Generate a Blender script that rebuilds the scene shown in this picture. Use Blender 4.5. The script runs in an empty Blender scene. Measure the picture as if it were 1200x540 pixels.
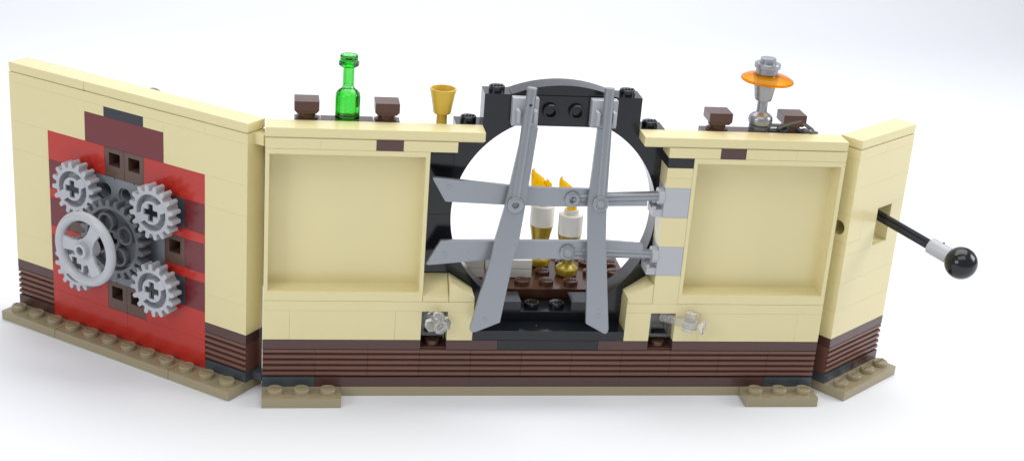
# Toy-brick vault wall on a white sweep.  All lengths below are in studs (8 mm); S turns a stud into scene units (1 unit = 10 cm).
import bpy, bmesh, math, random
from math import sin, cos, pi, radians, sqrt, atan2
from mathutils import Vector, Matrix, Euler
random.seed(7)
S = 0.08
scn = bpy.context.scene
scn.unit_settings.system = 'METRIC'; scn.unit_settings.scale_length = 0.1
COL = scn.collection

# ------------------------------------------------------------------ materials
def lin(h):
    c = [int(h[i:i+2], 16)/255 for i in (0, 2, 4)]
    return tuple((x/12.92 if x <= .04045 else ((x+.055)/1.055)**2.4) for x in c)
def plastic(name, col, rough=.22, vary=.05, metallic=0.0, dust=0.0, spec=.5, bump=.02, sss=0.0):
    m = bpy.data.materials.new(name); m.use_nodes = True
    nt = m.node_tree; N = nt.nodes; L = nt.links
    b = N['Principled BSDF']
    b.inputs['Metallic'].default_value = metallic
    b.inputs['Specular IOR Level'].default_value = spec
    if sss:
        b.inputs['Subsurface Weight'].default_value = sss
        b.inputs['Subsurface Radius'].default_value = (.04, .03, .015)
        b.inputs['Subsurface Scale'].default_value = .4
    tc = N.new('ShaderNodeTexCoord')
    n1 = N.new('ShaderNodeTexNoise'); n1.inputs['Scale'].default_value = 3.5; n1.inputs['Detail'].default_value = 5
    L.new(tc.outputs['Object'], n1.inputs['Vector'])
    oi = N.new('ShaderNodeObjectInfo')
    mx = N.new('ShaderNodeMix'); mx.data_type = 'RGBA'
    mx.inputs['A'].default_value = (*[c*(1-vary) for c in col], 1)
    mx.inputs['B'].default_value = (*[min(1, c*(1+vary)) for c in col], 1)
    ad = N.new('ShaderNodeMath'); ad.operation = 'MULTIPLY_ADD'; ad.inputs[1].default_value = .5
    L.new(n1.outputs['Fac'], ad.inputs[0])
    rm = N.new('ShaderNodeMath'); rm.operation = 'MULTIPLY'; rm.inputs[1].default_value = .5
    L.new(oi.outputs['Random'], rm.inputs[0]); L.new(rm.outputs[0], ad.inputs[2])
    L.new(ad.outputs[0], mx.inputs['Factor'])
    out = mx.outputs['Result']
    if dust:                                   # settled specks of pale dust
        v = N.new('ShaderNodeTexVoronoi'); v.inputs['Scale'].default_value = 30
        L.new(tc.outputs['Object'], v.inputs['Vector'])
        lt = N.new('ShaderNodeMath'); lt.operation = 'LESS_THAN'; lt.inputs[1].default_value = .06
        L.new(v.outputs['Distance'], lt.inputs[0])
        rg = N.new('ShaderNodeSeparateColor'); L.new(v.outputs['Color'], rg.inputs[0])
        gt = N.new('ShaderNodeMath'); gt.operation = 'GREATER_THAN'; gt.inputs[1].default_value = 1-dust
        L.new(rg.outputs[0], gt.inputs[0])
        mu = N.new('ShaderNodeMath'); mu.operation = 'MULTIPLY'
        L.new(lt.outputs[0], mu.inputs[0]); L.new(gt.outputs[0], mu.inputs[1])
        mu2 = N.new('ShaderNodeMath'); mu2.operation = 'MULTIPLY'; mu2.inputs[1].default_value = .45
        L.new(mu.outputs[0], mu2.inputs[0])
        md = N.new('ShaderNodeMix'); md.data_type = 'RGBA'
        md.inputs['B'].default_value = (.45, .43, .4, 1)
        L.new(mu2.outputs[0], md.inputs['Factor']); L.new(out, md.inputs['A'])
        out = md.outputs['Result']
    L.new(out, b.inputs['Base Color'])
    n2 = N.new('ShaderNodeTexNoise'); n2.inputs['Scale'].default_value = 9; n2.inputs['Detail'].default_value = 6
    n2.inputs['Roughness'].default_value = .7
    L.new(tc.outputs['Object'], n2.inputs['Vector'])
    mr = N.new('ShaderNodeMapRange'); mr.inputs['To Min'].default_value = rough*.9; mr.inputs['To Max'].default_value = rough*1.12
    L.new(n2.outputs['Fac'], mr.inputs['Value']); L.new(mr.outputs[0], b.inputs['Roughness'])
    if bump:
        n3 = N.new('ShaderNodeTexNoise'); n3.inputs['Scale'].default_value = 14; n3.inputs['Detail'].default_value = 2
        L.new(tc.outputs['Object'], n3.inputs['Vector'])
        bp = N.new('ShaderNodeBump'); bp.inputs['Strength'].default_value = bump; bp.inputs['Distance'].default_value = .02
        L.new(n3.outputs['Fac'], bp.inputs['Height']); L.new(bp.outputs[0], b.inputs['Normal'])
    return m
def clear(name, col, rough=.03, ior=1.5, tr=1.0):
    m = bpy.data.materials.new(name); m.use_nodes = True
    b = m.node_tree.nodes['Principled BSDF']
    b.inputs['Base Color'].default_value = (*col, 1)
    b.inputs['Transmission Weight'].default_value = tr; b.inputs['Roughness'].default_value = rough; b.inputs['IOR'].default_value = ior
    return m
def tinted(name, col, dens, rough=.02, base=(1, 1, 1), tr=1.0):
    """clear plastic coloured by what its thickness absorbs"""
    m = clear(name, base, rough, 1.5 if tr == 1 else 1.18, tr); nt = m.node_tree
    a = nt.nodes.new('ShaderNodeVolumeAbsorption'); a.inputs['Color'].default_value = (*col, 1); a.inputs['Density'].default_value = dens
    nt.links.new(a.outputs[0], nt.nodes['Material Output'].inputs['Volume']); return m
TAN = plastic('tan_plastic', (.735, .655, .365), .2, .004)
OLIVE = plastic('olive_plastic', (.335, .285, .180), .22, .04)
BROWN = plastic('brown_plastic', (.085, .041, .037), .2, .08)
REDBROWN = plastic('chocolate_plastic', (.082, .035, .022), .2, .10)
GROOVE = plastic('ribbed_brown_plastic', (.150, .068, .050), .2, .06)
UMBER = plastic('umber_plastic', (.115, .064, .048), .24, .08)
DKRED = plastic('dark_red_plastic', (.155, .022, .027), .2, .05)
RED = plastic('red_plastic', (.47, .030, .020), .16, .03)
BLACK = plastic('black_plastic', (.0075, .0095, .0135), .15, .1, dust=.05)
DKGREY = plastic('dark_grey_plastic', (.135, .145, .162), .25, .05)
SLATE = plastic('slate_plastic', (.024, .029, .038), .22, .06)
MIDGREY = plastic('steel_grey_plastic', (.060, .072, .086), .24, .06)
STONE = plastic('stone_grey_plastic', (.20, .22, .25), .25, .05)
LTGREY = plastic('light_grey_plastic', (.45, .465, .50), .26, .03)
SILVER = plastic('flat_silver_plastic', (.30, .32, .352), .28, .03, metallic=.4, bump=0)
STEEL = plastic('silver_plastic', (.33, .345, .37), .27, .05, metallic=.5)
GOLD = plastic('gold_plastic', (.62, .42, .05), .28, .05)
OLDGOLD = plastic('old_gold_plastic', (.46, .34, .045), .24, .08, metallic=.3)
WHITE = plastic('white_plastic', (.82, .81, .77), .22, .02)
GREEN = tinted('clear_green_plastic', (.07, .88, .05), 160)
ORANGE = tinted('clear_orange_plastic', (1.0, .70, .05), 70, .03, (1.0, .50, .006), .8)
CLEAR = clear('clear_plastic', (1, 1, 1), .0, 1.52, .84)
FLAME = clear('clear_flame_plastic', (1.0, .60, .01), .06, 1.15, .6)
WATERCLEAR = clear('water_clear_plastic', (1, 1, 1), .0, 1.5, 1.0)
CHAIN = plastic('dark_silver_plastic', (.16, .17, .19), .25, .08, metallic=.5)

# ------------------------------------------------------------------ mesh building
class MB:
    def __init__(self): self.bm = bmesh.new()
    def merge(self, t):
        vm = {}
        for v in t.verts: vm[v] = self.bm.verts.new(v.co)
        for f in t.faces:
            try: self.bm.faces.new([vm[v] for v in f.verts])
            except ValueError: pass
        t.free()
    def bev(self, t, w, seg=2, ang=25):
        t.normal_update()
        if w:
            ed = [e for e in t.edges if len(e.link_faces) == 2 and e.calc_face_angle(0) > radians(ang)]
            bmesh.ops.bevel(t, geom=ed, offset=w, segments=seg, profile=.6, affect='EDGES', clamp_overlap=True)
        self.merge(t); return self
    def box(self, a0, a1, b0, b1, c0, c1, w=.02, gap=.004, seg=2):
        t = bmesh.new(); a0 += gap; a1 -= gap; c0 += gap; c1 -= gap; b1 -= gap
        v = [t.verts.new(p) for p in ((a0,b0,c0),(a1,b0,c0),(a1,b1,c0),(a0,b1,c0),(a0,b0,c1),(a1,b0,c1),(a1,b1,c1),(a0,b1,c1))]
        for f in ((3,2,1,0),(4,5,6,7),(0,1,5,4),(1,2,6,5),(2,3,7,6),(3,0,4,7)): t.faces.new([v[i] for i in f])
        return self.bev(t, w, seg)
    def prism(self, pts, d0, d1, axis='v', w=.015, seg=2):
        """outline in (u,z) extruded along v, or in (v,z) extruded along u, or in (u,v) along z"""
        t = bmesh.new()
        def P(p, d): return {'v': (p[0], d, p[1]), 'u': (d, p[0], p[1]), 'z': (p[0], p[1], d)}[axis]
        A = [t.verts.new(P(p, d0)) for p in pts]; B = [t.verts.new(P(p, d1)) for p in pts]
        n = len(pts)
        t.faces.new(A); t.faces.new(B[::-1])
        for i in range(n): t.faces.new([A[i], B[i], B[(i+1) % n], A[(i+1) % n]])
        bmesh.ops.recalc_face_normals(t, faces=t.faces)
        return self.bev(t, w, seg)
    def recess(self, a0, a1, b0, b1, c0, c1, h, depth, w=.02, gap=.004):
        """box whose front (b0) has a rectangular pocket h = (a0, a1, c0, c1)"""
        t = bmesh.new(); a0 += gap; a1 -= gap; c0 += gap; c1 -= gap
        o = [(a0,c0),(a1,c0),(a1,c1),(a0,c1)]; i_ = [(h[0],h[2]),(h[1],h[2]),(h[1],h[3]),(h[0],h[3])]
        F = [t.verts.new((p[0], b0, p[1])) for p in o]; Bk = [t.verts.new((p[0], b1, p[1])) for p in o]
        I = [t.verts.new((p[0], b0, p[1])) for p in i_]; D = [t.verts.new((p[0], b0+depth, p[1])) for p in i_]
        t.faces.new(Bk[::-1]); t.faces.new(D)
        for k in range(4):
            j = (k+1) % 4
            t.faces.new([F[k], F[j], I[j], I[k]]); t.faces.new([I[k], I[j], D[j], D[k]]); t.faces.new([F[k], Bk[k], Bk[j], F[j]])
        bmesh.ops.recalc_face_normals(t, faces=t.faces)
        return self.bev(t, w, 2)
    def lathe(self, prof, c=(0, 0, 0), axis='z', n=28, rad=None):
        """prof = [(r, h)] bottom to top; h runs along axis ('z', 'u', '-v' = outwards from the wall)"""
        t = bmesh.new(); rings = []
        for r, h in prof:
            if r < 1e-6: rings.append([t.verts.new(self._ax(0, 0, h, axis, c))])
            else: rings.append([t.verts.new(self._ax(r*cos(2*pi*k/n), r*sin(2*pi*k/n), h, axis, c)) for k in range(n)])
        for A, B in zip(rings, rings[1:]):
            for k in range(n):
                j = (k+1) % n
                if len(A) == 1 and len(B) == 1: continue
                if len(A) == 1: t.faces.new([A[0], B[j], B[k]])
                elif len(B) == 1: t.faces.new([A[k], A[j], B[0]])
                else: t.faces.new([A[k], A[j], B[j], B[k]])
        for R_, fl in ((rings[0], True), (rings[-1], False)):
            if len(R_) > 1 and rings[0] is not rings[-1]: t.faces.new(R_[::-1] if fl else R_)
        bmesh.ops.recalc_face_normals(t, faces=t.faces)
        self.merge(t); return self
    def _ax(self, x, y, h, axis, c):
        p = {'z': (x, y, h), 'u': (h, x, y), '-v': (x, -h, y)}[axis]
        return (p[0]+c[0], p[1]+c[1], p[2]+c[2])
    def ring(self, ro, ri, v0, v1, c=(0, 0), n=160, ch=.015):
        """polar plate in the wall plane between outlines ro(angle) and ri(angle), from v0 (front) to v1"""
        t = bmesh.new()
        def loop(f, dr, v): return [t.verts.new((c[0]+(f(2*pi*k/n)+dr)*cos(2*pi*k/n), v, c[1]+(f(2*pi*k/n)+dr)*sin(2*pi*k/n))) for k in range(n)]
        Ls = [loop(ro, 0, v1), loop(ro, 0, v0+ch), loop(ro, -ch, v0)]
        if ri: Ls += [loop(ri, ch, v0), loop(ri, 0, v0+ch), loop(ri, 0, v1)]
        for A, B in zip(Ls, Ls[1:] + ([Ls[0]] if ri else [])):
            for k in range(n): t.faces.new([A[k], A[(k+1) % n], B[(k+1) % n], B[k]])
        if not ri: t.faces.new(Ls[2]); t.faces.new(Ls[0][::-1])
        bmesh.ops.recalc_face_normals(t, faces=t.faces)
        self.merge(t); return self
    def tube(self, pts, r, n=14, closed=False, cap=True):
        t = bmesh.new(); m = len(pts); pts = [Vector(p) for p in pts]; rings = []
        rr = r if isinstance(r, (list, tuple)) else [r]*m
        up = None
        for i, p in enumerate(pts):
            d = (pts[(i+1) % m] - pts[i-1]) if closed else (pts[min(i+1, m-1)] - pts[max(i-1, 0)])
            d.normalize()
            if up is None: up = d.orthogonal().normalized()
            up = (up - d*up.dot(d)).normalized(); s = d.cross(up)
            rings.append([t.verts.new(p + (up*cos(2*pi*k/n) + s*sin(2*pi*k/n))*rr[i]) for k in range(n)])
        if closed:                              # align the seam
            best = min(range(n), key=lambda o: sum((rings[0][(k+o) % n].co - rings[-1][k].co).length for k in range(n)))
        for i in range(m - (0 if closed else 1)):
            A, B = rings[i], rings[(i+1) % m]
            o = best if closed and i == m-1 else 0
            for k in range(n): t.faces.new([A[k], A[(k+1) % n], B[(k+1+o) % n], B[(k+o) % n]])
        if not closed and cap: t.faces.new(rings[0][::-1]); t.faces.new(rings[-1])
        bmesh.ops.recalc_face_normals(t, faces=t.faces)
        self.merge(t); return self
    def sphere(self, c, r, n=32):
        m = n//2
        self.lathe([(r*sin(pi*i/m), -r*cos(pi*i/m)) for i in range(m+1)], c, 'z', n); return self
    def stud(self, u, v, z, logo=True, rot=0.0, axis='z', hollow=False):
        if hollow:
            self.lathe([(.3, -.02), (.3, .17), (.28, .2), (.205, .2), (.19, .18), (.19, -.015), (0, -.015)], (u, v, z), axis, 28)
        else:
            self.lathe([(.3, -.005), (.3, .175), (.285, .195), (.265, .2), (0, .2)], (u, v, z), axis, 28)
            if logo:
                r = rot + random.uniform(-.05, .05)
                for poly in LOGO:
                    P = [(u+x*cos(r)-y*sin(r), v+x*sin(r)+y*cos(r)) for x, y in poly]
                    self.prism(P, z+.199, z+.232, 'z', 0)
        return self
    def move(self, M):
        bmesh.ops.transform(self.bm, matrix=M, verts=self.bm.verts); return self
    def build(self, name, mat, parent=None, off=(0, 0, 0), ang=32):
        bm = self.bm; o_ = Vector(off)
        for v in bm.verts: v.co = (v.co - o_)*S
        bm.normal_update()
        for f in bm.faces: f.smooth = True
        for e in bm.edges: e.smooth = not (len(e.link_faces) == 2 and e.calc_face_angle(0) > radians(ang))
        me = bpy.data.meshes.new(name); bm.to_mesh(me); bm.free()
        me.materials.append(mat)
        o = bpy.data.objects.new(name, me); COL.objects.link(o)
        if parent: o.parent = parent
        wn = o.modifiers.new('weighted_normals', 'WEIGHTED_NORMAL'); wn.mode = 'FACE_AREA'; wn.weight = 80; wn.keep_sharp = True
        return o

# raised maker's lettering on every stud: four block letters as strips (u, v)
def letters():
    def bar(x0, y0, x1, y1): return [(x0, y0), (x1, y0), (x1, y1), (x0, y1)]
    h, w, t = .17, .098, .030
    g = {'L': [bar(0, 0, t, h), bar(t, 0, w, t)],
         'E': [bar(0, 0, t, h), bar(t, 0, w, t), bar(t, h-t, w, h), bar(t, h/2-t/2, w*.85, h/2+t/2)],
         'G': [bar(0, 0, t, h), bar(t, 0, w, t), bar(t, h-t, w, h), bar(w-t, t, w, h*.45), bar(w*.5, h*.45-t, w-t, h*.45)],
         'O': [bar(0, 0, t, h), bar(w-t, 0, w, h), bar(t, 0, w-t, t), bar(t, h-t, w-t, h)]}
    out = []; x = -.5*(4*w + 3*.022)
    for ch in 'LEGO':
        for b in g[ch]: out.append([(px + x + (py-h/2)*.22, py - h/2) for px, py in b])
        x += w + .022
    return out
LOGO = letters()

# ------------------------------------------------------------------ things
def thing(name, label, cat, frame, base, group=None):
    """an Empty at the thing's base; frame = (x, y, turn) of the wall it belongs to, base = its (u, v, z) there"""
    o = bpy.data.objects.new(name, None); COL.objects.link(o); o.empty_display_size = .02
    c, s = cos(frame[2]), sin(frame[2])
    o.location = ((frame[0] + c*base[0] - s*base[1])*S, (frame[1] + s*base[0] + c*base[1])*S, base[2]*S)
    o.rotation_euler = (0, 0, frame[2])
    o['label'] = label; o['category'] = cat; o['kind'] = 'thing'
    if group: o['group'] = group
    return o
CEN = (0.0, 0.0, 0.0); LEF = (-10.1076, 7.6697, -.659481); RIG = (22.6428, .2380, .655626)

class Wall:
    def __init__(self, name, label, frame, base):
        self.base = base; self.root = thing(name, label, 'toy wall', frame, base)
    def add(self, mb, name, mat, label=None, parent=None):
        o = mb.build(name, mat, parent or self.root, self.base)
        if label: o['label'] = label
        return o
    def box(self, name, mat, *a, **k): return self.add(MB().box(*a, **k), name, mat)
    def brick(self, mat, u0, u1, z0, z1, name=None, v0=0, v1=1):
        return self.add(MB().box(u0, u1, v0, v1, z0, z1, w=.006 if mat is TAN else .009, gap=random.uniform(.0006, .003)), name or ('plate' if z1-z0 < .5 else 'brick'), mat)
    def tile(self, mat, u0, u1, z0, z1, v0=0, v1=1):
        m = MB().box(u0, u1, v0, v1, z0+.035, z1, w=.032, seg=3); m.box(u0+.05, u1-.05, v0+.05, v1-.05, z0, z0+.035, w=0)
        return self.add(m, 'coping_tile', mat)
    def grooved(self, u0, u1, z0, z1, mat=None, v1=1):
        n = 5; p = (z1-z0-.01)/n; pr = [(v1, z0+.005), (.13, z0+.005)]
        for i in range(n):
            a = z0+.005+i*p
            pr += [(.13, a+.035), (.05, a+.062), (.012, a+.082), (.0, a+.105), (.0, a+p-.055), (.014, a+p-.03), (.05, a+p-.012), (.13, a+p-.004)]
        pr += [(v1, z1-.005)]
        return self.add(MB().prism(pr, u0+.006, u1-.006, 'u', 0), 'grooved_brick', mat or GROOVE)

def panel(W, u0, u1, z0, z1):
    W.add(MB().recess(u0, u1, 0, 1, z0, z1, (u0+.16, u1-.16, z0+.4, z1-.21), .84, w=.02), 'wall_panel', TAN)

# ================= centre wall =================
C = Wall('toy_wall', 'wide tan toy-brick wall with a round black-framed opening closed by grey blades', CEN, (11, .5, 0))
m = MB().box(0, 22, 0, 2, 0, .4); m.box(0, 3, -1, -.004, 0, .4); m.box(19, 22, -1, -.004, 0, .4)
bp_ = MB().box(3, 19, 0, 2, 0, .4, w=.02)
C.add(bp_, 'base_plate', OLIVE)
for a in (0, 19):
    m = MB().box(a, a+3, -1, 2, 0, .4, w=.02)
    for k in range(3): m.stud(a+.5+k, -.5, .4)
    C.add(m, 'base_plate', OLIVE)
for a, b, mt in ((0, 2, MIDGREY), (2, 8, BROWN), (8, 14, BROWN), (14, 20, BROWN), (20, 22, MIDGREY)): C.brick(mt, a, b, .4, .8)
for k in range(11): C.grooved(2*k, 2*k+2, .8, 2.0)
for a, b in ((0, 6), (7, 9), (13, 15), (16, 22)): C.brick(BROWN, a, b, 2.0, 2.4)
for a in (6, 15):                                # low plate with a stud at the foot of each small gap
    m = MB().box(a, a+1, .12, 1, 2.0, 2.06, w=.01); m.stud(a+.5, .5, 2.06); C.add(m, 'plate', REDBROWN)
C.brick(BLACK, 9, 13, 2.0, 2.4)
for a, b in ((0, 1), (1, 5), (5, 6), (7, 8), (14, 15), (16, 17), (17, 21), (21, 22)): C.brick(TAN, a, b, 2.4, 3.6)
for a in (6, 15):
    C.add(MB().box(a, a+1, .97, 1.9, 2.0, 3.6, w=.01), 'brick', BLACK)  # added black box, its colour stands in for the shade inside the gap
    m = MB().recess(a+.04, a+.96, .3, .93, 2.44, 3.56, (a+.16, a+.84, 2.6, 3.44), .5, w=.02)
    o = C.add(m, 'brick', WATERCLEAR); o['label'] = 'clear brick set back in the small gap'
C.brick(TAN, 0, 8, 3.6, 4.0); C.brick(TAN, 14, 22, 3.6, 4.0)
panel(C, 0, 6, 4.0, 10.0); panel(C, 16, 22, 4.0, 10.0)
C.add(MB().prism([(0, 4.01), (0, 4.2), (.9, 4.8), (1, 4.8), (1, 4.01)], 6.006, 6.994, 'u'), 'slope_brick', TAN)
C.add(MB().prism([(7.01, 4.01), (7.99, 4.01), (7.99, 4.2), (7.1, 4.8), (7.01, 4.8)], 0, .99, 'v'), 'slope_brick', TAN)
C.add(MB().prism([(14.01, 4.01), (14.99, 4.01), (14.99, 4.8), (14.9, 4.8), (14.01, 4.2)], 0, .99, 'v'), 'slope_brick', TAN)
# pillar beside the opening
C.brick(TAN, 15, 16, 4.0, 5.2); C.brick(TAN, 15, 16, 6.4, 7.6); C.brick(TAN, 15, 16, 8.8, 9.2); C.brick(TAN, 15, 16, 9.2, 9.6)
C.brick(BLACK, 15, 16, 9.6, 10.0)
for z in (5.2, 7.6):                             # grey bricks that hold the ends of the level blades
    m = MB().box(15, 16, 0, 1, z, z+1.2, w=.02)
    m.box(14.62, 15.01, .06, .94, z, z+.3, w=.02); m.box(14.62, 14.74, .06, .2, z+.3, z+.42, w=.01); m.box(14.62, 14.74, .75, .94, z+.3, z+.42, w=.01)
    m.lathe([(.2, -.05), (.33, -.03), (.33, .17), (.3, .2), (.2, .2)], (14.82, .25, (8.40 if z > 7 else 5.99)), 'u', 28)
    C.add(m, 'socket_brick', LTGREY)
# row under the coping, and the coping
for a, b, mt in ((0, 2, TAN), (2, 4, TAN), (4, 5, BROWN), (5, 7, TAN), (15, 17, TAN), (17, 18, BROWN), (18, 20, TAN), (20, 22, TAN)):
    C.brick(mt, a, b, 10.0, 10.4)
C.tile(TAN, 0, 8, 10.4, 10.8); C.tile(TAN, 14, 22, 10.4, 10.8)
# black frame round the opening (v 1..2), circle of radius 4 about (11, 7.2), flat at top and bottom
def arc(a0, a1, R=4.0, n=22, c=(11, 7.2)): return [(c[0]+R*cos(radians(a0+(a1-a0)*i/n)), c[1]+R*sin(radians(a0+(a1-a0)*i/n))) for i in range(n+1)]
th = math.degrees(math.asin(.9))
def mir(p): return [(22-x, z) for x, z in p][::-1]
UL = [(7, 7.205), (7, 10.8), (8, 10.8), (8, 12), (9, 12), (9, 10.8)] + arc(180-th, 180, n=24)[0:-1] + [(7.0005, 7.205)]
UL = [(6.99, 7.205), (6.99, 10.79), (8, 10.79), (8, 12), (8.995, 12), (8.995, 10.8)] + arc(180-th, 179.9, n=24)
LL = [(6.99, 7.195)] + arc(180.1, 180+th, n=24) + [(9.995, 3.6), (9.995, 3.2), (6.99, 3.2)]
for P in (UL, mir(UL)):
    m = MB().prism(P, 1, 2, 'v', .02); cx = 1 if P is UL else -1
    m.stud(11-cx*3.5, 1.5, 10.79); m.stud(11-cx*2.5, 1.5, 12); C.add(m, 'arch_brick', BLACK)
for P in (LL, mir(LL)): C.add(MB().prism(P, 1, 2, 'v', .02), 'arch_brick', BLACK)
for a in (6, 15):
    for z0, z1 in ((4.0, 7.2), (7.2, 9.6), (9.6, 10.05)): C.brick(BLACK, a, a+.985, z0, z1, v0=1, v1=2)
m = MB().box(9, 13, 1, 2, 10.8, 12, w=.02)
for x in (10.5, 11.5): m.stud(x, 1, 11.4, axis='-v', hollow=True)
C.add(m, 'beam', BLACK)
m = MB().box(8, 14, 0, 2, 2.4, 2.8, w=.02); C.add(m, 'sill', BLACK)
m = MB().box(8, 14, 1, 2, 2.8, 3.2, w=.02)
for x in (10.5, 11.5): m.stud(x, 1.5, 3.2)
C.add(m, 'plate', BLACK)
# curved top on the beam
P = [(13, 12.004), (13, 12.03)] + [(11+5.2*sin(radians(a)), 7.2+5.2*cos(radians(a))) for a in range(22, -23, -2)] + [(9, 12.03), (9, 12.004)]
C.add(MB().prism(P, 1.004, 2, 'v', .015), 'curved_top', BLACK)
# holders for the upright blades
for x in (9.5, 12.5):
    m = MB().box(x-.5, x+.5, .6, 1, 10.9, 11.98, w=.03)
    for s in (-1, 1): m.prism([(x+s*.24, .62), (x+s*.36, .62), (x+s*.40, .30), (x+s*.36, .14), (x+s*.24, .16), (x+s*.27, .30)], 11.12, 11.62, 'z', .02)
    C.add(m, 'clip_tile', LTGREY)
# blades
A_ = [(9.36,11.03),(9.92,11.04),(9.63,8.14),(9.47,6.73),(9.31,6.10),(8.92,3.50),(8.0,3.115),(7.88,3.10),(7.79,3.16),(7.78,3.27),(8.45,6.08),(8.54,6.72),(8.87,8.12)]
B_ = [(12.16,11.04),(12.7,11.06),(12.72,8.21),(12.80,6.78),(13.17,3.27),(13.14,3.12),(13.08,3.07),(12.99,3.08),(12.26,3.48),(12.09,6.77),(12.0,8.2)]
C_ = [(6.13,8.93),(6.20,8.965),(8.98,8.71),(10.45,8.64),(12.12,8.63),(12.63,8.5),(14.38,8.33),(14.41,8.0),(10.84,7.91),(8.87,7.94),(6.66,8.02)]
D_ = [(6.06,5.50),(6.58,6.45),(8.62,6.49),(11.15,6.52),(12.95,6.54),(14.41,6.44),(14.46,6.16),(14.29,5.94),(12.69,5.77),(10.68,5.77),(8.51,5.71),(6.14,5.45)]
def blade(pts, r0, r1, tilt, hollow, label, mark, sink):
    """flat blade with a round rod along its far half, a pivot eye where the rod starts"""
    def vv(z): return (.2+(z-12)*.1) if tilt else .25
    m = MB().prism(pts, -.1+sink, .1+sink, 'v', .03, 3)
    m.lathe([(.075, -.002+.1-sink), (.08, .11-sink), (.10, .102-sink)], (mark[0], 0, mark[1]), '-v', 20)
    if tilt: m.move(Matrix(((1,0,0,0),(0,1,.1,-1.0),(0,0,1,0),(0,0,0,1))))
    else: m.move(Matrix.Translation((0, .25, 0)))
    o = C.add(m, 'locking_blade', SILVER, label)
    a, b = Vector((r0[0], vv(r0[1]), r0[1])), Vector((r1[0], vv(r1[1]), r1[1]))
    d = (b-a).normalized()
    C.add(MB().tube([a-d*.0, a+d*.02, b-d*.03, b], [.17, .19, .19, .165], 18), 'rod', SILVER, parent=o)
    pr = [(.30, -.16), (.30, .155), (.27, .18), (.2, .19), (.15, .18), (.13, .16), (.13, .02), (0, .02)] if hollow else \
         [(.30, -.16), (.30, .155), (.27, .18), (.21, .19), (.19, .15), (.15, .15), (.13, .17), (.05, .17), (0, .14)]
    C.add(MB().lathe(pr, (r0[0], vv(r0[1])-.06, r0[1]), '-v', 28), 'pivot_eye', SILVER, parent=o)
    return o
blade(C_, (11.48, 8.24), (15.0, 8.40), False, True, 'upper level grey blade', (6.75, 8.62), 0)
blade(D_, (11.47, 6.08), (15.0, 5.99), False, False, 'lower level grey blade', (6.75, 5.95), 0)
A_blade = blade(A_, (9.23, 8.13), (9.63, 12.5), True, True, 'leaning upright grey blade', (8.33, 3.62), 0)
blade(B_, (12.47, 8.23), (12.52, 12.58), True, False, 'straight upright grey blade', (12.72, 3.8), 0)
C.add(MB().lathe([(.055, -.03), (.055, .006), (0, .006)], (9.574, .0, 11.89), '-v', 16), 'dark_hole_disc', BLACK, parent=A_blade)  # black disc instead of a real hole, the hole's shade put into its colour
# clear taps in the two small gaps
def tap(a, b, label):
    L_ = (Vector(b)-Vector(a)).length
    m = MB().lathe([(.1, 0), (.2, .08), (.2, .5), (.19, .55), (.19, L_*.52), (.2, L_*.54), (.2, L_*.82), (.15, L_*.84), (.15, L_*.88), (.25, L_*.9), (.275, L_-.12), (.265, L_-.04), (.2, L_+.02), (.1, L_+.03), (.08, L_-.06), (0, L_-.06)], (0, 0, 0), 'z', 24)
    z = L_*.68
    for k in range(3):
        c_, s_ = cos(pi/2*k), sin(pi/2*k)
        t = MB().box(.15, .46, -.17, .17, z-.22, z+.2, w=.03); t.move(Matrix.Rotation(pi/2*k, 4, 'Z')); m.merge(t.bm)
    q = (Vector(b)-Vector(a)).to_track_quat('Z', 'Y').to_matrix().to_4x4()
    m.move(Matrix.Translation(a) @ q)
    C.add(m, 'tap', CLEAR, label)
tap((6.36, .35, 3.32), (6.72, -.62, 3.16), 'clear tap pointing straight out of its gap')
tap((15.42, .35, 3.36), (17.08, -.50, 3.20), 'clear tap swung sideways across the tan bricks')
# ledges behind the coping, floor behind the opening
for a, b in ((1.03, 1.99), (2.0, 3.96), (3.98, 4.94), (16.58, 17.6), (17.6, 19.6), (19.6, 21.2)):
    C.add(MB().box(a, b, 1.005, 2, 10.3, 10.7, w=.02), 'ledge_plate', REDBROWN)
m = MB().box(0.2, 6, 1.01, 1.98, 9.2, 10.29, w=.02); C.add(m, 'brick', REDBROWN)
m = MB().box(16, 21.8, 1.01, 1.98, 9.2, 10.29, w=.02); C.add(m, 'brick', REDBROWN)
m = MB().box(7.77, 14.77, 2.3, 6.3, 3.2, 3.6, w=.02)
for i in range(7):
    for j in range(4): m.stud(8.27+i, 2.8+j, 3.6)
C.add(m, 'floor_plate', REDBROWN)
C.add(MB().box(7.8, 14.7, 2.4, 6.2, .4, 3.19, w=.02), 'brick', REDBROWN)
m = MB()
for k in range(7): m.lathe([(.3, 0), (.45, .03), (.45, .36), (.42, .4), (.3, .4), (.3, .8)], (-.02, 1.75, 4.0+.8*k), 'z', 24)
C.add(m, 'column', plastic('rust_plastic', (.30, .045, .02), .25, .1), 'rust-red round column seen through the gap')

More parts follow.
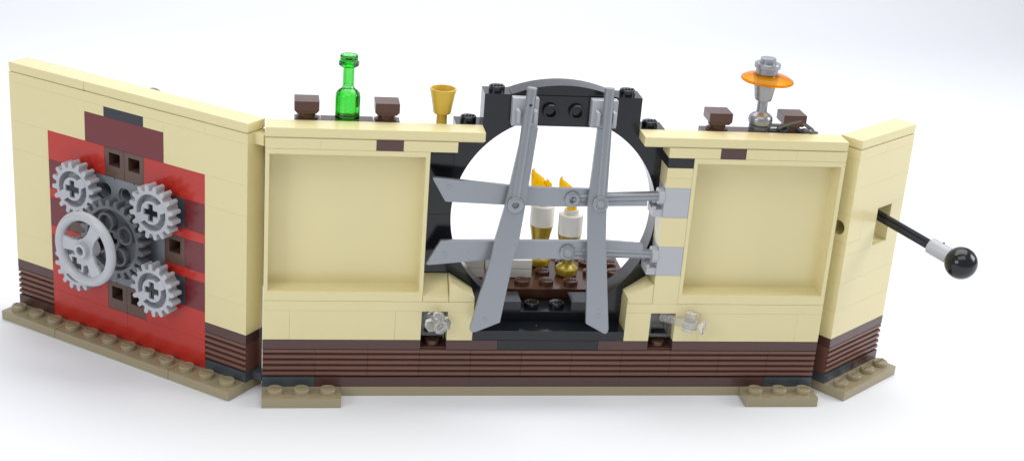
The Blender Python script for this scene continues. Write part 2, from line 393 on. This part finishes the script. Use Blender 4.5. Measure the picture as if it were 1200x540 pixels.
# ================= wall with gears =================
G = Wall('toy_wall', 'tan toy-brick wall with a red centre, grey gears and a hand wheel', LEF, (6, .5, 0))
for a, b in ((0, 3), (3, 9), (9, 12)):
    m = MB().box(a, b, -1, 1, 0, .4, w=.022, gap=.008)
    for k in range(a, b): m.stud(k+.5, -.5, .4)
    G.add(m, 'base_plate', OLIVE)
G.brick(BROWN, 0, 2, .4, .8); G.brick(MIDGREY, 10, 12, .4, .8)
for a in (0, 10): G.grooved(a, a+2, .8, 2.0); G.brick(BROWN, a, a+2, 2.0, 2.4)
G.brick(RED, 2, 6, .4, 1.6); G.brick(RED, 6, 10, .4, 1.6)
G.brick(RED, 2, 5, 1.6, 2.8); G.brick(RED, 7, 10, 1.6, 2.8)
def socket(u, z):
    G.add(MB().recess(u, u+1, 0, 1, z, z+1.2, (u+.22, u+.78, z+.48, z+1.0), .93, w=.02), 'socket_brick', UMBER)
for u, z in ((5, 1.6), (6, 1.6), (5, 7.2), (6, 7.2), (3, 4.4), (8, 4.4)): socket(u, z)
def holed(u0, u1, z0, holes, mat):
    """brick with round pin holes through it: one cell per hole"""
    m = MB(); k = (u1-u0)/holes
    for i in range(holes):
        a, b = u0+i*k, u0+(i+1)*k; cu, cz = (a+b)/2, z0+.6
        def rect(t, hw=(b-a)/2, hh=.6):
            return min(hw/max(1e-6, abs(cos(t))), hh/max(1e-6, abs(sin(t))))
        m.ring(rect, lambda t: .31, 0, .14, (cu, cz), 48, .0)
        m.ring(lambda t: .315, lambda t: .24, .09, .9, (cu, cz), 48, .0)
        m.lathe([(.25, 0), (0, 0)], (cu, .7, cz), '-v', 24)
    m.box(u0, u1, .13, .135, z0, z0+.01, w=0)
    return m
for z in (2.8, 6.0):
    G.add(holed(4.5, 7.5, z, 3, STONE), 'pin_hole_brick', STONE)
    G.brick(MIDGREY, 3, 4.5, z, z+1.2); G.brick(MIDGREY, 7.5, 9, z, z+1.2)
G.brick(STONE, 4, 8, 4.4, 5.6); G.brick(STONE, 4, 8, 4.0, 4.4); G.brick(STONE, 4, 8, 5.6, 6.0)
G.brick(RED, 2, 4, 4.0, 4.4); G.brick(RED, 8, 10, 4.0, 4.4); G.brick(RED, 2, 4, 5.6, 6.0); G.brick(RED, 8, 10, 5.6, 6.0)
for z in (2.8, 4.4, 6.0): G.brick(DKRED, 2, 3, z, z+1.2); G.brick(DKRED, 9, 10, z, z+1.2)
G.brick(RED, 2, 5, 7.2, 8.4); G.brick(RED, 7, 10, 7.2, 8.4)
G.brick(DKRED, 4, 8, 8.4, 9.6)
G.brick(TAN, 4, 5, 9.6, 10.0); G.brick(SLATE, 5, 7, 9.6, 10.0); G.brick(TAN, 7, 8, 9.6, 10.0)
for a in (0, 10):
    for z0, z1 in ((2.4, 3.6), (3.6, 7.2), (7.2, 8.4)): G.brick(TAN, a, a+2, z0, z1)
for a in (0, 8): G.brick(TAN, a, a+4, 8.4, 10.0)
for a, b in ((0, 2), (2, 10), (10, 12)): G.brick(TAN, a, b, 10.0, 10.4)
G.tile(TAN, 0, 4, 10.4, 10.8); G.tile(TAN, 4, 12, 10.4, 10.8)
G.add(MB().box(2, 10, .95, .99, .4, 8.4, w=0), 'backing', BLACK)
G.add(MB().box(11.99, 12.42, .38, .8, 9.95, 10.36, w=.03).box(12.0, 12.03, .3, .85, 9.9, 10.38, w=0), 'hinge', TAN)
G.add(MB().box(11.99, 12.45, .4, .85, .44, .76, w=.03), 'hinge', MIDGREY)
G.add(MB().lathe([(0, 0), (.62, .02), (.62, .3), (.5, .36), (0, .36)], (6.05, 1.75, 9.96), '-v', 32), 'round_plate', DKGREY)
# gears
def teeth(nt, R0, R1, ph=0.0):
    def f(t):
        x = ((t+ph)*nt/(2*pi)) % 1.0; x = abs(x-.5)*2          # 0 on the tooth's middle, 1 in the gap
        k = min(1, max(0, (x-.36)/.28)); k = k*k*(3-2*k)
        tip = R1 - .03*(max(0, x)/.36)**4 if x < .36 else R1-.03
        return tip*(1-k) + R0*k
    return f
def plus(w, a):
    def f(t):
        c, s = max(1e-6, abs(cos(t-.0))), max(1e-6, abs(sin(t-.0)))
        return max(min(a/c, w/s), min(w/c, a/s))
    return f
def lobes(r0, r1, n, wd, ph):
    def f(t):
        x = abs((((t-ph)*n/(2*pi)) + .5) % 1.0 - .5)*2*pi/n
        k = min(1, max(0, (x-wd)/.12)); return r1*(1-k)+r0*k
    return f
def small_gear(u, z, ph):
    f0, rot = -.75, ph
    o = G.add(MB().ring(teeth(16, .86, 1.09, ph), lambda t: .72, f0, -.28, (u, z), 320, .012).ring(lambda t: .74, lambda t: .28, f0+.40, f0+.47, (u, z), 64, .0), 'gear', LTGREY)
    hub = MB().ring(lobes(.47, .735, 2, .26, ph+.5), plus(.125, .35), f0-.02, -.02, (0, 0), 200, .012)
    hub.move(Matrix.Translation((u, 0, z)))
    h = G.add(hub, 'hub', LTGREY, parent=o)
    G.add(MB().ring(plus(.115, .335), None, f0+.07, .4, (u, z), 120, .01), 'axle', BLACK, parent=o)
    return o
for (u, z), ph in zip(((4, 6.6), (8, 6.6), (8, 3.4), (4, 3.4)), (.10, .0, .13, .05)): small_gear(u, z, ph)
bg = MB().ring(teeth(24, 1.37, 1.615, .02), lambda t: 1.24, -.78, -.32, (6, 5), 480, .012)
bg.ring(lambda t: 1.26, lambda t: .3, -.50, -.36, (6, 5), 96, .0)
big = G.add(bg, 'gear', DKGREY, 'large dark grey gear in the middle')
for a in (116, 26, -64, 206):
    c = (6+.72*cos(radians(a)), 5+.72*sin(radians(a)))
    G.add(MB().lathe([(.40, .3), (.40, .72), (.375, .76), (.31, .76), (.29, .73), (.29, .1)], (c[0], 0, c[1]), '-v', 28), 'pin_tube', DKGREY, parent=big)
    G.add(MB().lathe([(.3, .2), (0, .2)], (c[0], 0, c[1]), '-v', 20), 'tube_floor', BLACK, parent=big)
G.add(MB().ring(lambda t: .4, plus(.1, .3), -.8, 0, (6, 5), 96, .02), 'hub', DKGREY, parent=big)
# hand wheel
R_ = 1.30; c0 = (6.0, -2.15, 5.05)
rim = MB().tube([(c0[0]+R_*cos(2*pi*i/72), c0[1], c0[2]+R_*sin(2*pi*i/72)) for i in range(72)], .19, 18, closed=True)
wheel = G.add(rim, 'hand_wheel', LTGREY, 'pale grey hand wheel standing out on its axle')
for a in (90+88, 90-32, 90-150):
    t = MB().prism([(.2, -.30), (.62, -.22), (1.22, -.30), (1.22, .30), (.62, .22), (.2, .30)], -.06, .08, 'v', .03)
    t.move(Matrix.Translation((c0[0], c0[1], c0[2])) @ Matrix.Rotation(-radians(a), 4, 'Y')); G.add(t, 'spoke', LTGREY, parent=wheel)
G.add(MB().lathe([(.42, -.35), (.42, .06), (.38, .1), (.30, .1), (.30, .3), (.27, .33), (.19, .33), (.165, .3), (.165, -.1), (0, -.1)], (c0[0], c0[1], c0[2]), '-v', 32), 'hub', LTGREY, parent=wheel)
G.add(MB().tube([(6, -1.85, 5.05), (6, -.6, 5)], .22, 16), 'axle', BLACK, parent=wheel)

# ================= wall with the lever =================
K = Wall('toy_wall', 'narrow tan toy-brick wall with a black ball lever through its slot', RIG, (2, .5, 0))
m = MB().box(0, 4, -1, 1, 0, .4, w=.02)
for k in range(4): m.stud(k+.5, -.5, .4)
K.add(m, 'base_plate', OLIVE)
K.brick(MIDGREY, 0, 2, .4, .8); K.brick(BROWN, 2, 4, .4, .8)
for a in (0, 2): K.grooved(a, a+2, .8, 2.0); K.brick(BROWN, a, a+2, 2.0, 2.4)
K.brick(TAN, 0, 4, 2.4, 3.6); K.brick(TAN, 0, 4, 3.6, 4.8); K.brick(TAN, 0, 4, 4.8, 6.0)
K.brick(TAN, 1, 2.05, 6.0, 7.6); K.brick(TAN, 3.1, 4, 6.0, 7.6)
# end brick with a round pin hole through its end face
m = MB(); m.box(0.8, 1, 0, 1, 6.5, 7.7, w=.01)
e = MB().ring(lambda t: min(.496/max(1e-6, abs(cos(t))), .596/max(1e-6, abs(sin(t)))), lambda t: .30, 0, .81, (0, 0), 64, .006)
e.lathe([(.31, 0), (0, 0)], (0, .78, 0), '-v', 24)
e.move(Matrix.Translation((0, .5, 7.1)) @ Matrix.Rotation(-pi/2, 4, 'Z')); m.merge(e.bm); K.add(m, 'pin_hole_brick', TAN)
K.brick(TAN, 0, 1, 6.0, 6.5); K.brick(TAN, 0, 4, 7.7, 8.8); K.brick(TAN, 2.05, 3.1, 7.6, 7.7); K.brick(TAN, 0, 4, 8.8, 10.0)
K.brick(TAN, 1, 2.05, 7.6, 7.7); K.brick(TAN, 3.1, 4, 7.6, 7.7)
K.brick(TAN, 0, 2, 10.0, 10.4); K.brick(TAN, 2, 4, 10.0, 10.4); K.tile(TAN, 0, 4, 10.4, 10.8)
K.add(MB().lathe([(.0, 0), (.28, 0), (.28, .18), (0, .18)], (2.3, .55, 6.0), 'z', 20), 'plug', TAN)
P0, P1 = Vector((2.6, .7, 7.21)), Vector((2.67, -3.59, 6.3)); d = (P1-P0).normalized()
q = d.to_track_quat('Z', 'Y').to_matrix().to_4x4()
Ln = (P1-P0).length
t = MB().prism([(.19,.09),(.09,.09),(.09,.19),(-.09,.19),(-.09,.09),(-.19,.09),(-.19,-.09),(-.09,-.09),(-.09,-.19),(.09,-.19),(.09,-.09),(.19,-.09)], 0, Ln-.9, 'z', .02, 2)
t.move(Matrix.Translation(P0) @ q)
lever = K.add(t, 'lever', BLACK, 'black lever arm with ball end')
t = MB().lathe([(.2, Ln-1.45), (.31, Ln-1.45), (.33, Ln-1.42), (.33, Ln-.5), (.28, Ln-.45)], (0, 0, 0), 'z', 28); t.move(Matrix.Translation(P0) @ q)
t2 = MB()
K.add(t, 'sleeve', LTGREY, parent=lever)
rgt = d.cross(Vector((0, 0, 1))).normalized(); upv = rgt.cross(d)
ps = P0 + d*(Ln-1.0) + upv*.29 - rgt*.14
t = MB().lathe([(.045, 0), (.045, .05), (0, .05)], (0, 0, 0), 'z', 14); t.move(Matrix.Translation(ps) @ (upv*.85-rgt*.45).to_track_quat('Z', 'Y').to_matrix().to_4x4())
K.add(t, 'pin', BLACK, parent=lever)
K.add(MB().sphere(tuple(P1), .645, 48), 'ball', BLACK, parent=lever)
K.add(MB().box(2.2, 3.0, .55, .75, 7.0, 7.4, w=.02), 'pivot', BLACK, parent=lever)

# ================= things on and behind the centre wall =================
def put(name, label, cat, base, group=None): return thing(name, label, cat, CEN, base, group)
def part(mb, name, mat, root, base): return mb.build(name, mat, root, base)
# stools
def stool(x, label):
    b = (x+.46, 1.47, 10.7); r = put('stool', label, 'stool', b, 'brown stools on the ledges')
    m = MB().box(x, x+.92, 1.02, 1.94, 11.12, 11.49, w=.02)
    m.prism([(x+.11, 11.02), (x+.81, 11.02), (x+.91, 11.122), (x+.01, 11.122)], 1.06, 1.9, 'v', .01); part(m, 'seat', REDBROWN, r, b)
    part(MB().lathe([(.40, 0), (.42, .03), (.42, .11), (.33, .14), (.33, .24), (.37, .27), (.37, .33)], b, 'z', 28), 'base', REDBROWN, r, b)
for x, l in ((1.02, 'brown square-topped stool by the green bottle, on the side nearer the hand wheel'),
             (3.97, 'brown square-topped stool between the green bottle and the gold goblet'),
             (16.7, 'brown square-topped stool between the round opening and the silver lamp'),
             (19.65, 'brown square-topped stool partly hidden by the dark chain')): stool(x, l)
# bottle
b = (2.98, 1.5, 10.7); r = put('bottle', 'clear green bottle standing between two brown stools', 'bottle', b)
prof = [(.30, .0), (.40, .0), (.455, .05), (.465, .16), (.465, .92), (.44, 1.03), (.37, 1.12), (.27, 1.19), (.22, 1.26), (.205, 1.36), (.205, 2.02), (.33, 2.05), (.375, 2.10), (.375, 2.22), (.33, 2.26), (.33, 2.44), (.30, 2.47)]
inn = [(.25, 2.47), (.23, 2.40), (.11, 2.30), (.11, 1.42), (.14, 1.30), (.28, 1.10), (.33, .98), (.335, .25), (.28, .18), (0, .16)]
m = MB(); t = bmesh.new(); n = 48; rings = []
for i, (rr, h) in enumerate(prof + inn):
    ring_ = []
    for k in range(n):
        a = 2*pi*k/n; q_ = rr
        if .05 < h < 1.0 and i < len(prof): q_ = rr*(1-.045*(abs(((k/n*12) % 1)-.5)*2)**3)
        ring_.append(t.verts.new((b[0]+max(q_, .002)*cos(a), b[1]+max(q_, .002)*sin(a), b[2]+h)))
    rings.append(ring_)
for A, B in zip(rings, rings[1:]):
    for k in range(n): t.faces.new([A[k], A[(k+1) % n], B[(k+1) % n], B[k]])
t.faces.new(rings[0][::-1]); t.faces.new(rings[-1]); bmesh.ops.recalc_face_normals(t, faces=t.faces); m.merge(t)
part(m, 'glass', GREEN, r, b)
# goblets
def goblet(): return [(0, 0), (.36, 0), (.44, .07), (.475, .2), (.45, .34), (.36, .44), (.25, .49), (.205, .54), (.195, .96), (.24, .99), (.31, 1.0), (.335, 1.05), (.40, 1.45), (.49, 1.9), (.5, 1.94), (.49, 1.96), (.44, 1.96), (.425, 1.93), (.29, 1.12), (0, 1.1)]
b = (6.5, 1.5, 10.06); r = put('goblet', 'empty gold goblet standing beside the black arch', 'goblet', b)
part(MB().lathe(goblet(), b, 'z', 32), 'cup', GOLD, r, b)
# candles
def candle(x, v, label, turn):
    b = (x, v, 3.61); r = put('candle', label, 'candle', b, 'candles behind the barred opening')
    part(MB().lathe([(p, h*.93) for p, h in goblet()], b, 'z', 32), 'holder', OLDGOLD, r, b)
    part(MB().lathe([(.38, 1.76), (.46, 1.76), (.49, 1.79), (.5, 1.86), (.5, 2.65), (.47, 2.68), (.3, 2.68), (.3, 2.86), (.28, 2.88), (0, 2.88)], b, 'z', 32), 'wax', WHITE, r, b)
    fl = [(0, 2.86), (0, 3.0), (-.09, 3.2), (-.22, 3.45), (-.33, 3.7), (-.44, 3.9), (-.52, 4.05), (-.55, 4.16), (-.50, 4.25)]
    w = [.2, .2, .28, .33, .29, .18, .10, .06, .02]
    def pt(x_, y_, h): return (b[0]+x_*cos(turn)-y_*sin(turn), b[1]+x_*sin(turn)+y_*cos(turn), b[2]+h)
    m = MB().tube([pt(p[0], 0, p[1]) for p in fl], w, 20)
    m.tube([pt(-.05, -.12, 3.1), pt(.1, -.16, 3.35), pt(.12, -.18, 3.6), pt(0, -.22, 3.76), pt(-.14, -.24, 3.7)], [.1, .15, .13, .09, .03], 14)
    part(m, 'flame', FLAME, r, b)
candle(12.27, 3.8, 'white candle in a gold holder, the nearer of the pair behind the bars', 0)
candle(11.27, 4.8, 'white candle in a gold holder, set farther back beside the white blocks', .15)
# white blocks
for x0, x1, l in ((8.97, 10.75, 'two-layer white block ending next to the gold candle stems'), (7.3, 8.78, 'white block showing by the rim of the round opening')):
    b = ((x0+x1)/2, 3.9, 3.8); r = put('white_block', l, 'block', b, 'white blocks behind the barred opening')
    part(MB().box(x0, x1, 3.35, 4.4, 3.62, 3.99, w=.025), 'lower_layer', WHITE, r, b)
    part(MB().box(x0, x1, 3.35, 4.4, 4.0, 4.4, w=.025), 'upper_layer', WHITE, r, b)
# lamp
b = (18.87, 1.5, 10.55); r = put('lamp', 'silver lamp with a clear orange dish shade, standing by the chain', 'lamp', b)
part(MB().lathe([(.40, 0), (.42, .03), (.42, .38), (.40, .4)], b, 'z', 28), 'foot', CHAIN, r, b)
part(MB().lathe([(p, h+.4) for p, h in goblet()], b, 'z', 36), 'stem', STEEL, r, b)
sh = MB().lathe([(.30, 2.33), (.5, 2.33), (.8, 2.26), (.99, 2.15), (1.02, 2.19), (1.0, 2.25), (.8, 2.36), (.5, 2.43), (.30, 2.43), (.30, 2.33)], (0, 0, 0), 'z', 56)
sh.move(Matrix.Translation(b) @ Matrix.Rotation(radians(1.5), 4, 'Y')); part(sh, 'lamp_shade', ORANGE, r, b)
part(MB().lathe([(.28, 2.3), (.28, 2.44), (.42, 2.45), (.42, 2.66), (.49, 2.68), (.5, 2.7), (.5, 2.83), (.48, 2.86), (.3, 2.86), (.3, 3.04), (.28, 3.06), (0, 3.06)], b, 'z', 36), 'finial', STEEL, r, b)
# chain
b = (20.3, 1.15, 10.8); r = put('chain', 'short dark silver chain drooping over the ledge beside the lamp', 'chain', b)
def link(c, d, n_, L_=.42, W_=.17, rad=.072):
    d = Vector(d).normalized(); n_ = Vector(n_); n_ = (n_ - d*n_.dot(d)).normalized(); s = d.cross(n_)
    pts = []
    for i in range(16):
        a = -pi/2 + pi*i/15; pts.append(Vector(c) + d*((L_-W_) + W_*cos(a)) + s*W_*sin(a))
    for i in range(16):
        a = pi/2 + pi*i/15; pts.append(Vector(c) + d*(-(L_-W_) + W_*cos(a)) + s*W_*sin(a))
    part(MB().tube(pts, rad, 10, closed=True), 'link', CHAIN, r, b)
link((19.52, 1.2, 10.92), (1, -.05, .02), (0, 1, .3), .40, .13)
link((20.02, 1.18, 11.05), (1, .05, .32), (0, .75, .6), .52, .17, .085)
link((20.50, 1.12, 10.98), (1, -.15, -.62), (.3, .9, .2), .42, .16)
link((20.82, 1.22, 10.80), (.5, .3, -.2), (0, .3, 1), .36, .16)

# ------------------------------------------------------------------ setting: white paper sweep
pm = bpy.data.materials.new('white_paper'); pm.use_nodes = True
nt = pm.node_tree; pb = nt.nodes['Principled BSDF']
pb.inputs['Roughness'].default_value = .55; pb.inputs['Specular IOR Level'].default_value = .3
tc = nt.nodes.new('ShaderNodeTexCoord'); ns = nt.nodes.new('ShaderNodeTexNoise'); ns.inputs['Scale'].default_value = .6; ns.inputs['Detail'].default_value = 4
mx = nt.nodes.new('ShaderNodeMix'); mx.data_type = 'RGBA'; mx.inputs['A'].default_value = (.80, .82, .87, 1); mx.inputs['B'].default_value = (.815, .835, .885, 1)
nt.links.new(tc.outputs['Object'], ns.inputs['Vector']); nt.links.new(ns.outputs['Fac'], mx.inputs['Factor']); nt.links.new(mx.outputs['Result'], pb.inputs['Base Color'])
t = bmesh.new(); prof = [(-75, 0), (60, 0)] + [(60+30*sin(radians(a)), 30-30*cos(radians(a))) for a in range(6, 91, 6)] + [(90, 90)]
rows = [[t.verts.new((x*S, y*S, z*S)) for x in (-110, 130)] for y, z in prof]
for A, B in zip(rows, rows[1:]): f = t.faces.new([A[0], A[1], B[1], B[0]]); f.smooth = True
me = bpy.data.meshes.new('backdrop'); t.to_mesh(me); t.free(); me.materials.append(pm)
o = bpy.data.objects.new('backdrop', me); COL.objects.link(o); o['kind'] = 'structure'; o['label'] = 'seamless white paper sweep under and behind the toy walls'

# ------------------------------------------------------------------ light
w = bpy.data.worlds.new('World'); scn.world = w; w.use_nodes = True
w.node_tree.nodes['Background'].inputs['Color'].default_value = (.97, .98, 1.0, 1)
w.node_tree.nodes['Background'].inputs['Strength'].default_value = .36
def area(name, loc, aim, sx, sy, power, col=(1, 1, 1)):
    l = bpy.data.lights.new(name, 'AREA'); l.shape = 'RECTANGLE'; l.size = sx*S; l.size_y = sy*S; l.energy = power; l.color = col
    o = bpy.data.objects.new(name, l); COL.objects.link(o); o.location = [c*S for c in loc]
    o.rotation_euler = (Vector(aim)-Vector(loc)).to_track_quat('-Z', 'Y').to_euler(); return o
area('overhead_softbox', (18, 20, 62), (14, 6, 0), 80, 45, 220, (1, .995, .98))
area('backdrop_fill', (8, 62, 60), (8, 62, 0), 110, 40, 85, (.98, .99, 1))  # added fill light, brightens the far part of the sweep
area('side_softbox', (90, -6, 42), (18, 0, 5), 35, 35, 170, (1, .995, .98))
area('left_softbox', (-62, -52, 40), (-6, 0, 5), 40, 30, 120, (1, .995, .985))
area('floor_fill', (0, -40, 74), (2, -12, 0), 75, 36, 115, (1, .99, .97))  # added fill light, lifts the shadow on the floor in front

# ------------------------------------------------------------------ camera
cd = bpy.data.cameras.new('camera'); cam = bpy.data.objects.new('camera', cd); COL.objects.link(cam)
cam.location = (.304259*S, -52.227959*S, 27.290061*S); cam.rotation_euler = (1.203729, -.0722659, -.1416102)
cd.sensor_fit = 'HORIZONTAL'; cd.sensor_width = 36; cd.lens = 36*1762.124/1200
cd.clip_start = .05; cd.clip_end = 200
cd.dof.use_dof = True; cd.dof.focus_distance = 58.5*S; cd.dof.aperture_fstop = 2.6
scn.camera = cam
scn.view_settings.view_transform = 'Standard'; scn.view_settings.look = 'None'; scn.view_settings.gamma = 1; scn.view_settings.exposure = .06
scn.cycles.max_bounces = 14; scn.cycles.transmission_bounces = 12; scn.cycles.caustics_refractive = True
scn.cycles.use_denoising = True
